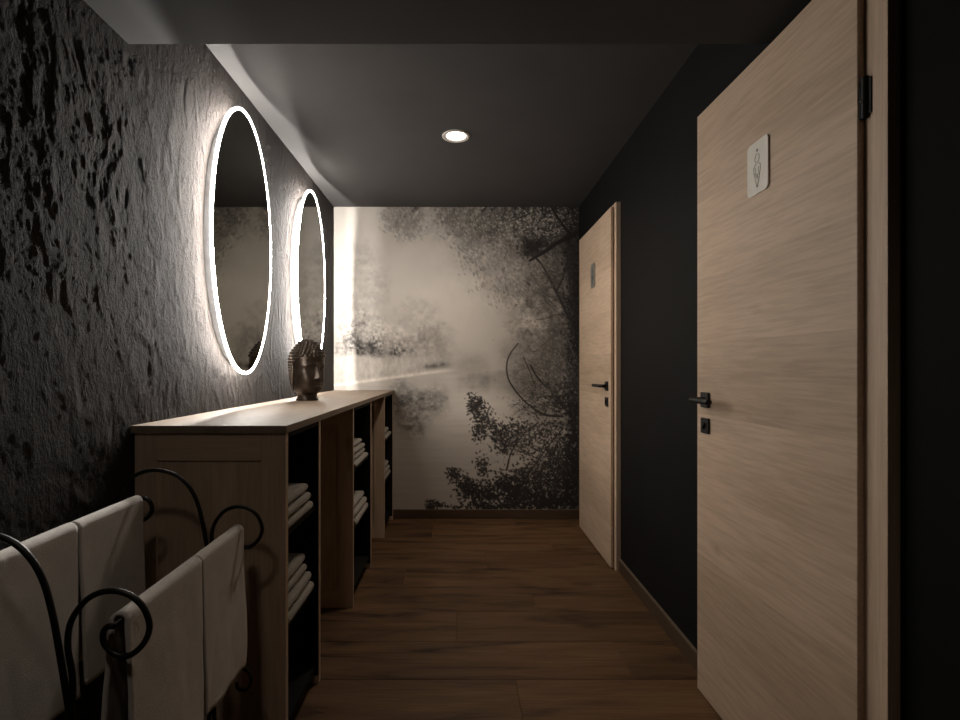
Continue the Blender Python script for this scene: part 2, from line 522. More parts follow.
# ================================================================ MURAL (printed wallpaper)
RES = 1.85
x0, x1, y0, y1 = 334.0, 579.0, 207.0, 510.0
W, H = int((x1 - x0) * RES), int((y1 - y0) * RES)
gx = x0 + (np.arange(W) + 0.5) / RES
gy = y0 + (np.arange(H) + 0.5) / RES
Xp, Yp = np.meshgrid(gx, gy)                       # [H, W]
def G(cx, cy, sx, sy):
    return np.exp(-0.5 * (((Xp - cx) / sx) ** 2 + ((Yp - cy) / sy) ** 2))
def ell(cx, cy, rx, ry, soft=0.35):
    d = np.sqrt(((Xp - cx) / rx) ** 2 + ((Yp - cy) / ry) ** 2)
    return 1 - sstep(1 - soft, 1 + soft, d + 0.5 * (fbm(Xp / 7, Yp / 7, 3, 77) - 0.5))
leafn = fbm(Xp / 2.3, Yp / 2.3, 3, 5, 0.65)
leafm = fbm(Xp / 5.5, Yp / 5.5, 3, 6, 0.6)
cloud = fbm(Xp / 45, Yp / 45, 4, 8)
t = 0.70 + 0.15 * G(468, 292, 42, 48) + 0.05 * G(380, 250, 60, 50) + 0.07 * (cloud - 0.5)
t -= 0.04 * sstep(250, 207, Yp) * sstep(420, 520, Xp)
t -= 0.13 * sstep(505, 579, Xp) * sstep(420, 330, Yp)
# tree veil at the right and the hanging foliage along the top
def crisp(sx, sy, o, seed, k=3.0, gain=0.68):
    return np.clip((fbm(Xp / sx, Yp / sy, o, seed, gain) - 0.5) * k, -1, 1)
veil = sstep(440, 545, Xp + 0.35 * (330 - Yp)) * sstep(350, 215, Yp - 0.12 * (Xp - 500))
t += veil * (-0.14 + 0.20 * crisp(13, 17, 6, 41, 3.4, 0.74))
hang = sstep(383, 405, Xp) * sstep(250, 212, Yp + 16 * (fbm(Xp / 9, Yp * 0 + 2, 3, 44) - 0.5) - 12 * sstep(440, 520, Xp))
gap_ = sstep(417, 426, Xp) * sstep(452, 440, Xp)
hang = hang * (1 - 0.65 * gap_)
streak = crisp(3.2, 3.2, 4, 46) * 0.5 + np.clip((fbm((Xp + 0.6 * Yp) / 3.2, (Yp - 0.5 * Xp) / 11.0, 4, 47, 0.65) - 0.5) * 3.4, -1, 1)
t += hang * (-0.14 + 0.24 * streak - 0.10 * sstep(500, 560, Xp))
mid = sstep(495, 530, Xp + 8 * crisp(12, 12, 3, 91)) * sstep(262, 280, Yp) * sstep(352, 330, Yp)
t += mid * (-0.08 + 0.21 * crisp(8, 8, 5, 92, 3.4, 0.72))
# faint far trees
t -= 0.10 * (ell(362, 285, 26, 40) * (leafm * 1.6 - 0.3))
t -= 0.09 * ell(432, 345, 22, 22) * (leafm * 1.7 - 0.2)
t -= 0.10 * ell(418, 330, 22, 30) * (leafm * 1.6 - 0.3)
# bushes on the left bank
for (cx, cy, rx, ry, dk, hi_) in ((346, 338, 14, 22, 0.20, 0.05), (366, 333, 20, 24, 0.30, 0.08), (388, 343, 17, 17, 0.30, 0.10), (405, 346, 13, 15, 0.20, 0.10), (352, 310, 16, 24, 0.10, 0.05)):
    mk = ell(cx, cy, rx, ry)
    low = sstep(cy - ry, cy + 0.8 * ry, Yp)
    t += mk * (hi_ * (1 - low) - dk * (0.25 + 0.75 * low) * np.clip(leafn * 1.5 + leafm * 0.9 - 0.65, 0, 1.2))
mk = ell(386, 353, 14, 6); t -= 0.22 * mk * leafm
mk = ell(366, 350, 12, 7); t -= 0.25 * mk * leafm
# reeds and bank
bank = sstep(352, 360, Yp - 4 * (leafm - 0.5)) * sstep(450, 425, Xp)
t += bank * (0.77 + 0.16 * (fbm(Xp / 2.0, Yp / 5, 4, 52) - 0.5) + 0.12 * (leafm - 0.5) - t) * 0.75
shore = 387 - (np.clip(Xp, 334, 446) - 334) * 15 / 112.0
sp_ = np.exp(-0.5 * ((Yp - (shore - 1)) / 1.5) ** 2) * sstep(462, 440, Xp)
t += 0.15 * sp_
t -= 0.28 * np.exp(-0.5 * (((Xp - 436) / 9) ** 2 + ((Yp - 366 + 0.1 * (Xp - 436)) / 2.2) ** 2)) * leafm * 1.6
# water
shore2 = np.where(Xp < 446, shore, 372 + 2 * np.sin(Xp / 14))
wt = sstep(-1, 2, Yp - shore2)
ripple = fbm(Xp / 26, Yp / 2.6, 3, 55)
water = 0.76 - 0.05 * sstep(385, 500, Yp) + 0.10 * G(470, 410, 30, 22) + 0.05 * (ripple - 0.5)
t = t * (1 - wt) + water * wt
# reflections of the left bushes and of the far trees
wob = 14 * (fbm(Xp / 16, Yp / 16, 3, 62) - 0.5)
def rl(cx, cy, rx, ry): return np.exp(-((((Xp + wob - cx) / rx) ** 2 + ((Yp + 0.7 * wob - cy) / ry) ** 2)) ** 1.4)
refl = np.clip(0.95 * rl(401, 398, 17, 17) + 0.9 * rl(424, 402, 17, 14) + 0.55 * rl(440, 398, 10, 13) + 0.8 * rl(410, 418, 15, 16) + 0.5 * rl(420, 432, 10, 9), 0, 1.1)
t += wt * refl * (-0.20 + 0.20 * crisp(6, 5, 5, 61, 3.2))
t -= wt * (0.13 * ell(476, 380, 16, 10, .7) * (0.4 + leafm) + 0.12 * ell(512, 380, 26, 14, .7))
t -= 0.07 * ell(476, 364, 14, 11, .6) * (0.5 + leafm)
# overhanging bush at the right and its bank
bush = sstep(500, 535, Xp + 0.25 * (400 - Yp)) * sstep(330, 355, Yp) * sstep(424, 412, Yp)
t -= 0.24 * bush * np.clip(0.25 + leafm * 1.1, 0, 1)
rb = np.exp(-0.5 * ((Yp - (424 + 0.02 * (Xp - 560))) / 3.2) ** 2) * sstep(520, 552, Xp)
t += rb * (0.46 - t) * 0.85
lowr = sstep(524, 575, Xp + 0.30 * (Yp - 470)) * sstep(428, 440, Yp)
t -= 0.13 * lowr * (0.5 + 0.7 * leafm)
edge = sstep(562, 579, Xp + 6 * (leafm - 0.5)) * sstep(232, 262, Yp)
t -= 0.30 * edge * (0.4 + 0.9 * leafn)
t = np.clip(t, 0.10, 0.97)

prng = random.Random(5)
def splat(cx, cy, rx, ry, ang, val, a):
    R = max(rx, ry) * 1.6 + 0.6
    i0 = max(0, int((cx - R - x0) * RES)); i1 = min(W, int((cx + R - x0) * RES) + 2)
    j0 = max(0, int((cy - R - y0) * RES)); j1 = min(H, int((cy + R - y0) * RES) + 2)
    if i0 >= i1 or j0 >= j1: return
    dx = gx[i0:i1][None, :] - cx; dy = gy[j0:j1][:, None] - cy
    ca_, sa_ = math.cos(ang), math.sin(ang)
    u = (dx * ca_ + dy * sa_) / rx; w_ = (-dx * sa_ + dy * ca_) / ry
    m_ = np.clip(1.5 - np.sqrt(u * u + w_ * w_) , 0, 1) * a
    t[j0:j1, i0:i1] = t[j0:j1, i0:i1] * (1 - m_) + val * m_
def stroke(pts, wa, wb, val, a=0.8, jit=0.0):
    wa *= 0.62; wb *= 0.62
    P = catmull([(p[0], p[1], 0) for p in pts], 14)
    n = len(P)
    for i, p in enumerate(P):
        w_ = wa + (wb - wa) * i / n
        q = P[min(i + 1, n - 1)] - P[max(i - 1, 0)]
        splat(p.x + prng.gauss(0, jit), p.y + prng.gauss(0, jit), max(1.0, q.length * 0.7), w_, math.atan2(q.y, q.x), val, a)
def leaves(n, cx, cy, sx, sy, size, val, a=0.75, ang=None, vj=0.06):
    n = int(n * 2.1); size *= 0.66
    val += 0.12 if cy < 400 else -0.02
    if cy >= 400: a = min(0.9, a * 1.2); n = int(n * 0.8)
    for _ in range(n):
        g = prng.gauss(0, 1), prng.gauss(0, 1)
        px, py = cx + g[0] * sx, cy + g[1] * sy
        if not (x0 < px < x1 and y0 < py < y1): continue
        s = size * prng.uniform(0.6, 1.4)
        an = prng.uniform(0, PI) if ang is None else prng.gauss(ang, 0.35)
        splat(px, py, s, s * 0.5, an, max(0.06, val + prng.gauss(0, vj)), a)
def twig(x, y, ang, ln, w_, depth, val, a=0.7, spread=0.6):
    pts = [(x, y)]
    for k in range(4):
        ang += prng.gauss(0, 0.18)
        x += math.cos(ang) * ln / 4; y += math.sin(ang) * ln / 4
        pts.append((x, y))
    stroke(pts, w_, w_ * 0.6, val, a)
    if depth:
        for k in range(prng.choice((2, 3))):
            p = pts[prng.randint(2, 4)]
            twig(p[0], p[1], ang + prng.uniform(-spread, spread), ln * prng.uniform(0.55, 0.8), w_ * 0.62, depth - 1, val + 0.05, a * 0.9, spread)
# hanging willow leaves: dark, with light gaps between them
for (cx, cy, sx, sy, n, v_) in ((402, 218, 9, 8, 160, .44), (412, 226, 7, 7, 90, .48), (392, 213, 5, 5, 60, .52), (455, 216, 9, 8, 140, .36), (468, 230, 9, 14, 150, .42), (480, 250, 9, 14, 110, .46),
                              (492, 220, 12, 10, 200, .32), (515, 232, 14, 15, 260, .34), (545, 222, 16, 11, 330, .22), (560, 240, 12, 14, 260, .24), (515, 262, 14, 10, 130, .44), (520, 290, 16, 8, 130, .46), (505, 283, 12, 8, 80, .52)):
    leaves(n, cx, cy, sx, sy, 2.1, v_, 0.55, ang=1.1)
leaves(300, 538, 222, 24, 10, 1.5, .74, 0.6)
leaves(170, 535, 262, 18, 12, 1.2, .66, 0.5)
leaves(120, 480, 228, 18, 14, 1.2, .74, 0.4, ang=1.1)
leaves(420, 555, 285, 15, 28, 1.6, .30, 0.5)
leaves(420, 573, 330, 5, 60, 2.2, .06, 0.6)
leaves(260, 574, 262, 4, 22, 2.0, .14, 0.7)
# the big branch across the top right corner with its dark clump
stroke([(580, 232), (568, 238), (556, 244), (543, 253), (530, 261)], 3.4, 1.5, .07, .95)
stroke([(571, 236), (562, 224), (552, 209)], 2.0, 1.2, .10, .9)
stroke([(530, 214), (518, 219), (510, 222)], 1.0, .6, .18, .8)
stroke([(545, 215), (536, 226), (530, 234)], .8, .5, .24, .7)
leaves(110, 533, 248, 6, 5, 2.6, .06, 0.4)
# thin forked tree at the right
stroke([(568, 318), (562, 304), (556, 292), (549, 278), (541, 264), (532, 255)], 2.4, 1.1, .24, .8)
stroke([(556, 292), (562, 280), (566, 266), (570, 255)], 1.7, .9, .26, .75)
stroke([(566, 316), (556, 315), (545, 319), (536, 320)], 1.0, .5, .34, .6)
for k in range(9):
    twig(prng.uniform(545, 572), prng.uniform(262, 320), prng.uniform(2.4, 4.4), 16, .7, 2, .34, .55)
# twiggy overhanging bush
for k in range(26):
    twig(prng.uniform(548, 580), prng.uniform(385, 418), prng.uniform(3.0, 4.6), prng.uniform(16, 30), .75, 3, .26, .6)
for k in range(10):
    twig(prng.uniform(545, 578), prng.uniform(340, 385), prng.uniform(2.8, 4.4), 18, .6, 2, .36, .5)
leaves(420, 553, 372, 18, 22, 1.5, .34, 0.45)
leaves(200, 550, 365, 20, 20, 1.1, .68, 0.35)
leaves(200, 560, 402, 14, 9, 1.7, .20, 0.6)
stroke([(518, 344), (510, 355), (507, 366), (509, 380), (518, 394), (530, 406), (545, 415), (563, 417)], .9, 1.5, .16, .6)
stroke([(531, 366), (537, 377), (547, 388)], 1.3, .8, .14, .85)
stroke([(524, 358), (530, 372), (536, 388)], .8, .5, .22, .7)
stroke([(528, 346), (534, 352), (543, 345), (552, 338)], .7, .5, .3, .6)
# foreground leaves over the water, and their bent branches
stroke([(538, 423), (528, 431), (518, 442), (511, 454), (507, 470)], 1.0, 1.2, .13, .9)
stroke([(562, 430), (550, 444), (540, 458), (531, 471), (521, 486)], .9, 1.0, .13, .9)
stroke([(512, 449), (524, 453), (540, 460), (556, 470)], .8, .8, .16, .85)
stroke([(545, 446), (552, 456), (558, 468)], .6, .6, .18, .8)
for (cx, cy, sx, sy, n, v_) in ((474, 403, 3.5, 4, 60, .30), (481, 412, 5, 6, 110, .24), (480, 430, 4, 5, 75, .24), (489, 424, 4, 5, 50, .28), (500, 434, 6, 4.5, 110, .20), (507, 446, 6, 5, 90, .20), (514, 430, 9, 5, 70, .26),
                              (526, 438, 12, 9, 130, .26), (545, 436, 14, 9, 150, .22), (483, 468, 4, 6, 70, .24), (456, 474, 4, 4, 50, .24), (464, 484, 5, 4, 80, .20), (473, 492, 7, 5, 130, .17), (486, 497, 8, 6, 150, .16),
                              (504, 484, 6, 6, 100, .18), (514, 494, 9, 8, 240, .12), (538, 492, 12, 9, 260, .14), (560, 480, 10, 16, 380, .11), (572, 455, 6, 22, 300, .12), (555, 503, 18, 4, 220, .09), (520, 476, 9, 6, 90, .22), (540, 470, 10, 8, 110, .24),
                              (436, 504, 4, 2.2, 34, .24), (430, 507, 3, 1.5, 14, .26), (500, 507, 24, 1.8, 130, .15)):
    leaves(n, cx, cy, sx, sy, 1.9, v_, 0.72)
leaves(240, 528, 446, 20, 16, 1.5, .66, 0.5)
for k in range(16):
    twig(prng.uniform(535, 578), prng.uniform(430, 470), prng.uniform(1.6, 3.2), 18, .6, 2, .2, .6)
t = np.clip(0.64 + (t - 0.64) * 1.22, 0.05, 0.98)
lin = (t ** 2.1)[..., None]
tint = np.array([0.90, 0.815, 0.725]); dark = np.array([0.018, 0.014, 0.012])
rgb = dark + lin * (tint - dark)
XM0, XM1, ZM0, ZM1 = XL - 0.012, XR - 0.002, 0.0705, HC
mx = np.linspace(XM0, XM1, W); mz = np.linspace(ZM1, ZM0, H)
MX, MZ = np.meshgrid(mx, mz)
# the sheet: dense front, plain back
V = np.stack([MX, np.full_like(MX, YB - 0.002), MZ], -1).reshape(-1, 3)
q = grid_faces(H, W)
mu = fast_mesh('wall_mural', V, q, M['print'], False)
ca = mu.data.color_attributes.new('print', 'FLOAT_COLOR', 'POINT')
ca.data.foreach_set('color', np.concatenate([rgb.reshape(-1, 3), np.ones((H * W, 1))], 1).astype(np.float32).ravel())
tag(mu, 'sepia photo wallpaper of a misty river with trees filling the end wall', 'mural')

# ================================================================ DOORS
def door(name, label, yh, yf, xh, xf, zt, hinge_far, sign_mat, sign_ink, sign_y, sign_z, hz, kz, hy, fr_near, fr_far, fr_top):
    """leaf between yh (near edge) and yf (far edge); xh/xf its face there"""
    root = empty(name, (XR, (yh + yf) / 2, 0), label, 'door', kind='structure')
    ox, oy = XR, (yh + yf) / 2
    TH = 0.015
    def prism(nm, pts, z0, z1, mat, bev=0.0015):
        bm = bmesh.new()
        a = [bm.verts.new((p[0] - ox, p[1] - oy, z0)) for p in pts]
        c = [bm.verts.new((p[0] - ox, p[1] - oy, z1)) for p in pts]
        bm.faces.new(a); bm.faces.new(list(reversed(c)))
        for i in range(4):
            j = (i + 1) % 4
            bm.faces.new((a[i], a[j], c[j], c[i]))
        if bev: bmesh.ops.bevel(bm, geom=list(bm.edges), offset=bev, segments=1, affect='EDGES')
        return bm_obj(nm, bm, mat, root)
    leaf = prism('door_leaf', [(xh, yh), (xh + TH, yh + .0), (xf + TH, yf), (xf, yf)], 0.009, zt, M['door'])
    # frame: two jambs and a head standing 2 cm proud of the wall
    xf0 = XR - 0.0265
    lw = 0.075
    fr = bmesh.new()
    add_box(fr, (xf0 - ox, fr_near - oy, 0), (XR - ox, fr_near + lw - oy, fr_top), 0.002)
    if fr_far:
        add_box(fr, (xf0 - ox, fr_far - lw - oy, 0), (XR - ox, fr_far - oy, fr_top), 0.002)
    frm = bm_obj('door_frame', fr, M['frame'], root)
    box('frame_head', (xf0 - ox, fr_near + lw - oy, fr_top - lw), (XR - ox, fr_far - lw - oy, fr_top), M['frame_head'], frm, 0.002)
    def xat(y): return xh + (xf - xh) * (y - yh) / (yf - yh)
    # lever handle
    x = xat(hy) - ox
    hb = empty('door_handle', (x, hy - oy, hz)); hb.parent = root
    d = 1 if hinge_far else -1
    rounded('rose', .052, .052, .004, .008, M['black'], hb)
    bm = bmesh.new()
    add_tube(bm, [(-.008, 0, 0), (-.046, 0, 0)], .0095, 14)
    bar = catmull([(-.046, -d * .009, 0), (-.049, d * .02, 0), (-.050, d * .07, 0), (-.050, d * .122, 0)], 6)
    add_tube(bm, bar, .0095, 14)
    bm_obj('lever', bm, M['black'], hb, True)
    kb = rounded('keyhole_plate', .052, .052, .004, .007, M['black'], root)
    kb.location = (x, hy - oy, kz)
    bm = bmesh.new()
    add_tube(bm, [(-.0065, 0, .004), (-.0115, 0, .004)], .0085, 14)
    add_box(bm, (-.0135, -.0022, -.012), (-.007, .0022, .012), .0008)
    bm_obj('turn_knob', bm, M['black'], kb, True)
    # sign
    sx = xat(sign_y) - ox
    sg = rounded('sign_plate', .100, .150, .014, .004, sign_mat, root)
    sg.location = (sx, sign_y - oy, sign_z)
    xs_ = -.0046
    lathe_dot = bmesh.new()
    bmesh.ops.create_circle(lathe_dot, cap_ends=True, radius=.0042, segments=20, matrix=Matrix.Translation((xs_, 0, .048)) @ Matrix.Rotation(PI/2, 4, 'Y'))
    bm_obj('dot', lathe_dot, M['inkd'], sg)
    bm = bmesh.new()
    # line figure: round head, flowing shoulders and a tapering dress
    add_tube(bm, [(xs_, .0105 * math.cos(a), .026 + .0125 * math.sin(a)) for a in np.linspace(0, 2 * PI, 24, endpoint=False)], .0009, 6, True)
    for s in (-1, 1):
        add_tube(bm, catmull([(xs_, s * .004, .012), (xs_, s * .014, .005), (xs_, s * .0165, -.006), (xs_, s * .012, -.022), (xs_, s * .009, -.035), (xs_, s * .0015, -.056)], 6), .0009, 6)
        add_tube(bm, catmull([(xs_, s * .008, .000), (xs_, s * .006, -.012), (xs_, s * .011, -.026)], 6), .0008, 6)
    bm_obj('line_figure', bm, sign_ink, sg, True)
    bm = bmesh.new()
    add_box(bm, (xs_ - .0004, -.0012, -.032), (xs_ + .0006, .0012, -.018))
    bm_obj('figure_bar', bm, M['inkd'], sg)
    # hinges on the hinge side
    yh_ = yf if hinge_far else yh
    for z in (1.717, 0.26):
        bm = bmesh.new()
        s = 1 if hinge_far else -1
        xx = xat(yh_)
        add_tube(bm, [(xx + .012 - ox, yh_ + s * .006 - oy, z - .044), (xx + .012 - ox, yh_ + s * .006 - oy, z + .044)], .0085, 16)
        add_box(bm, (xx + .012 - ox, min(yh_ + s * .006, yh_ + s * .020) - oy, z - .036), (XR - .026 - ox, max(yh_ + s * .006, yh_ + s * .020) - oy, z + .040), .001)
        add_box(bm, (xx + .003 - ox, min(yh_ - s * .001, yh_ + s * .003) - oy, z - .044), (xx + .022 - ox, max(yh_ - s * .001, yh_ + s * .003) - oy, z + .036), .001)
        hg = bm_obj('hinge', bm, M['black'], root)
        bm = bmesh.new()
        bmesh.ops.create_uvsphere(bm, u_segments=10, v_segments=6, radius=.003, matrix=Matrix.Translation((xx + .002 - ox, yh_ + s * .008 - oy, z - .008)))
        bm_obj('screw', bm, M['chrome'], hg, True)
    return root

door('door_1', 'nearer oak door standing slightly ajar, with an ivory figure sign and black lever', 1.097, 1.805, 0.853, 0.836, 2.028, False,
     M['plate'], M['ink'], 1.447, 1.710, 1.031, 0.943, 1.742, 1.0375, 1.846, 2.05)
door('door_2', 'farther closed oak door beside the mural, with a small grey metal sign', 2.886, 3.642, 0.847, 0.845, 2.052, True,
     M['steel'], M['inkd'], 3.263, 1.730, 1.036, 0.945, 2.955, 2.853, 3.69, 2.071)

# ================================================================ OVAL MIRRORS
MA, MB_ = 0.2925, 0.553
def ellipse(a, b_, n=128):
    return [(a * math.cos(2 * PI * k / n), b_ * math.sin(2 * PI * k / n)) for k in range(n)]
def band(name, rings, mat, parent, cap=False):
    """rings: list of (x, a, b) ellipses joined one after another"""
    n = 128
    vs, fs = [], []
    for x, a, b_ in rings:
        vs += [(x, y, z) for y, z in ellipse(a, b_, n)]
    for i in range(len(rings) - 1):
        for k in range(n):
            fs.append((i * n + k, i * n + (k + 1) % n, (i + 1) * n + (k + 1) % n, (i + 1) * n + k))
    if cap:
        fs.append(tuple(range((len(rings) - 1) * n, len(rings) * n)))
    o = mesh_obj(name, vs, fs, mat, parent)
    return o
def mirror(y, label):
    root = empty('oval_mirror', (XL, y, 1.6665), label, 'mirror', 'backlit oval mirrors on the plaster wall')
    rw = 0.0105
    x_b, x_f = 0.044, 0.053
    glass = band('mirror_glass', [(x_f - .001, MA - rw, MB_ - rw), (x_f - .001, MA - rw - .001, MB_ - rw - .001)], M['mirror'], root, True)
    lr = band('light_rim', [(x_f, MA, MB_), (x_f, MA - rw, MB_ - rw), (x_f - .002, MA - rw, MB_ - rw)], M['rim'], root)
    band('rim_edge', [(x_b + .001, MA, MB_), (x_f, MA, MB_)], M['rim_side'], lr)
    band('back_plate', [(x_b, MA - .06, MB_ - .06), (x_b, MA, MB_), (x_b + .001, MA, MB_)], M['housing'], root)
    bx_ = band('housing', [(-.02, MA - .054, MB_ - .054), (.0315, MA - .054, MB_ - .054), (.0315, MA - .050, MB_ - .050)], M['housing'], root)
    band('housing_front', [(.0352, MA - .050, MB_ - .050), (.0352, MA - .054, MB_ - .054), (x_b, MA - .054, MB_ - .054)], M['housing'], bx_)
    band('led_strip', [(.0315, MA - .050, MB_ - .050), (.0352, MA - .050, MB_ - .050)], M['strip'], root)
    return root
mirror(2.148, 'nearer of the two backlit oval mirrors, standing clear of the bronze head')
mirror(3.115, 'farther backlit oval mirror, partly hidden by the bronze head')

# ================================================================ DOWNLIGHTS
def downlight(x, y, z, label, watts, ang, blend, col):
    root = empty('ceiling_downlight', (x, y, z), label, 'light', 'recessed downlights')
    lathe('trim_ring', [(.074, 0), (.0735, -.004), (.068, -.0065), (.058, -.006), (.053, -.002), (.051, .0)], M['white_ring'], root)
    lathe('lens', [(.051, -.0006), (.030, -.0022), (.001, -.003)], M['lens'], root)
    L = bpy.data.lights.new('lamp', 'SPOT')
    L.energy = watts; L.spot_size = math.radians(ang); L.spot_blend = blend
    L.shadow_soft_size = 0.10; L.color = col
    lo = bpy.data.objects.new('lamp', L)
    C.objects.link(lo); lo.parent = root; lo.location = (0, 0, -.02)
    return root
downlight(-0.026, 2.68, HC, 'small round lit downlight in the dark ceiling', 42, 152, 1.0, (1.0, 0.85, 0.70))
downlight(-0.42, 0.20, HS, 'small round downlight in the low soffit above the viewer', 9, 150, 0.8, (1.0, 0.86, 0.72))

# ================================================================ SHELVING UNITS, WORKTOP
tp = box('worktop', (XL - 0.003, 1.484, CT - 0.022), (CX, YB - 0.004, CT), M['top'], None, 0.0015)
tag(tp, 'long light oak worktop lying across the three shelf units under the mirrors', 'worktop')
UX0, UX1 = XL + 0.004, CX - 0.006
UTOP = CT - 0.022
def unit(ya, yb, label):
    root = empty('shelf_unit', ((UX0 + UX1) / 2, (ya + yb) / 2, 0), label, 'shelf unit', 'oak shelf units under the worktop')
    cx, cy = (UX0 + UX1) / 2, (ya + yb) / 2
    a, c = UX0 - cx, UX1 - cx
    tk = 0.022
    for s, yy in ((0, ya - cy), (1, yb - cy - tk)):
        bm = bmesh.new()
        st0, st1, rl = .064, .072, .082
        # a recessed field framed by stiles and rails
        add_box(bm, (a + st0 - .004, yy + .006, rl - .004), (c - st1 + .004, yy + tk - .006, UTOP - rl + .004))
        pn = bm_obj('side_panel', bm, M['panel'], root)
        box('stile', (a, yy, 0), (a + st0, yy + tk, UTOP), M['panel'], pn, .0015)
        box('stile', (c - st1, yy, 0), (c, yy + tk, UTOP), M['panel'], pn, .0015)
        box('rail', (a + st0, yy, UTOP - rl), (c - st1, yy + tk, UTOP), M['panel_h'], pn, .0015)
        box('rail', (a + st0, yy, 0), (c - st1, yy + tk, rl), M['panel_h'], pn, .0015)
        li = yy + tk if s == 0 else yy - .003
        box('lining', (a + .008, li, 0.03), (c - .002, li + .003, UTOP - .003), M['shelf'], pn)
    box('back_panel', (a, ya - cy + tk + .003, 0.03), (a + .008, yb - cy - tk - .003, UTOP), M['shelf'], root)
    box('top_board', (a + .008, ya - cy + tk + .003, UTOP - .018), (c - .004, yb - cy - tk - .003, UTOP - .001), M['shelf'], root)
    for z in (0.07, 0.362, 0.648):
        box('shelf', (a + .008, ya - cy + tk + .003, z - .018), (c - .012, yb - cy - tk - .003, z), M['shelf'], root, .001)
    return root
UN = [(1.494, 1.866), (2.425, 2.925), (3.42, 3.852)]
unit(*UN[0], 'shelf unit nearest the towel rack, with its framed oak end facing the viewer')
unit(*UN[1], 'middle one of the three oak shelf units under the worktop')
unit(*UN[2], 'oak shelf unit at the far end, standing against the mural')

# ---------------------------------------------------------------- folded towels
def folded_towel(name, depth, width, th, seed):
    """a towel folded over towards the front: two plump layers joined by a round fold at +x"""
    rr = random.Random(seed)
    half = th / 2
    nb, nw = 10, 22
    path = []
    lay = half * 0.96
    r = half / 2
    for k in range(nb + 1):                       # lower layer, back to front
        path.append((-depth / 2 + (depth - r) * k / nb, half / 2, 0))
    for k in range(1, 8):                         # the fold
        a = -PI / 2 + PI * k / 8
        path.append((depth / 2 - r + r * 1.0 * math.cos(a), half + r * math.sin(a), 0))
    for k in range(nb + 1):
        path.append((depth / 2 - r - (depth - r) * k / nb, half * 1.5, 0))
    pts = path
    n = len(pts)
    vs, fs = [], []
    prof = []
    for k in range(16):
        a = 2 * PI * k / 16
        cw, sw = math.cos(a), math.sin(a)
        e = 0.28
        prof.append((math.copysign(abs(cw) ** e, cw) * width / 2, math.copysign(abs(sw) ** 0.55, sw) * lay / 2))
    for i, (x, z, _) in enumerate(pts):
        x_a, z_a = pts[max(i - 1, 0)][:2]; x_b, z_b = pts[min(i + 1, n - 1)][:2]
        tx, tz = x_b - x_a, z_b - z_a
        l = math.hypot(tx, tz) or 1
        nx, nz = -tz / l, tx / l
        for (py, pn) in prof:
            w_ = 1 + 0.015 * mnoise.noise(Vector((x * 14, z * 60, seed)))
            dz = 0.0018 * mnoise.noise(Vector((x * 18 + seed, py * 16, z * 50)))
            vs.append((x + nx * pn, py * w_ + 0.002 * mnoise.noise(Vector((x * 20, seed * 3.1, z * 30))), max(0.0, z + nz * pn + dz)))
    m_ = len(prof)
    for i in range(n - 1):
        for k in range(m_):
            fs.append((i * m_ + k, i * m_ + (k + 1) % m_, (i + 1) * m_ + (k + 1) % m_, (i + 1) * m_ + k))
    fs.append(tuple(reversed(range(m_)))); fs.append(tuple(range((n - 1) * m_, n * m_)))
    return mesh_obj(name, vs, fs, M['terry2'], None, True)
ORD = {1: ['single'], 2: ['lower', 'upper'], 3: ['bottom', 'middle', 'top'], 4: ['bottom', 'second from bottom', 'second from top', 'top']}
UNAME = ['nearest shelf unit', 'middle shelf unit', 'farthest shelf unit']
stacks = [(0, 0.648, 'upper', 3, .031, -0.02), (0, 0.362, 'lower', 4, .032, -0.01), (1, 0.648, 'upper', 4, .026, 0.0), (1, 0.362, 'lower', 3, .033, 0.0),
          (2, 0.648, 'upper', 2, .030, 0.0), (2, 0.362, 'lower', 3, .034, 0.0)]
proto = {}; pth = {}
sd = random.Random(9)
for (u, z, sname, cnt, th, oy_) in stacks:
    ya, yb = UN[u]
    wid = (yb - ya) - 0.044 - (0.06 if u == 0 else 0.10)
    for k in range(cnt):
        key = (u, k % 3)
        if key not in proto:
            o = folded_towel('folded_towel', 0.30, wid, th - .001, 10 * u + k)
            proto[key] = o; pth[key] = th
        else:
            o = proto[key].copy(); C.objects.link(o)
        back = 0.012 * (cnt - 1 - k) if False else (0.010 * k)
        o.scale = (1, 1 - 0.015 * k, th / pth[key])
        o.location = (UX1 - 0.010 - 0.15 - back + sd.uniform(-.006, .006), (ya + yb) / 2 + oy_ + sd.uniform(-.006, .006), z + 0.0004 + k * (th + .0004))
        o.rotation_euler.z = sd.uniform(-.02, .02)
        tag(o, f'{ORD[cnt][k]} folded towel in the {sname} stack of the {UNAME[u]}', 'towel', 'folded towels on the shelves')

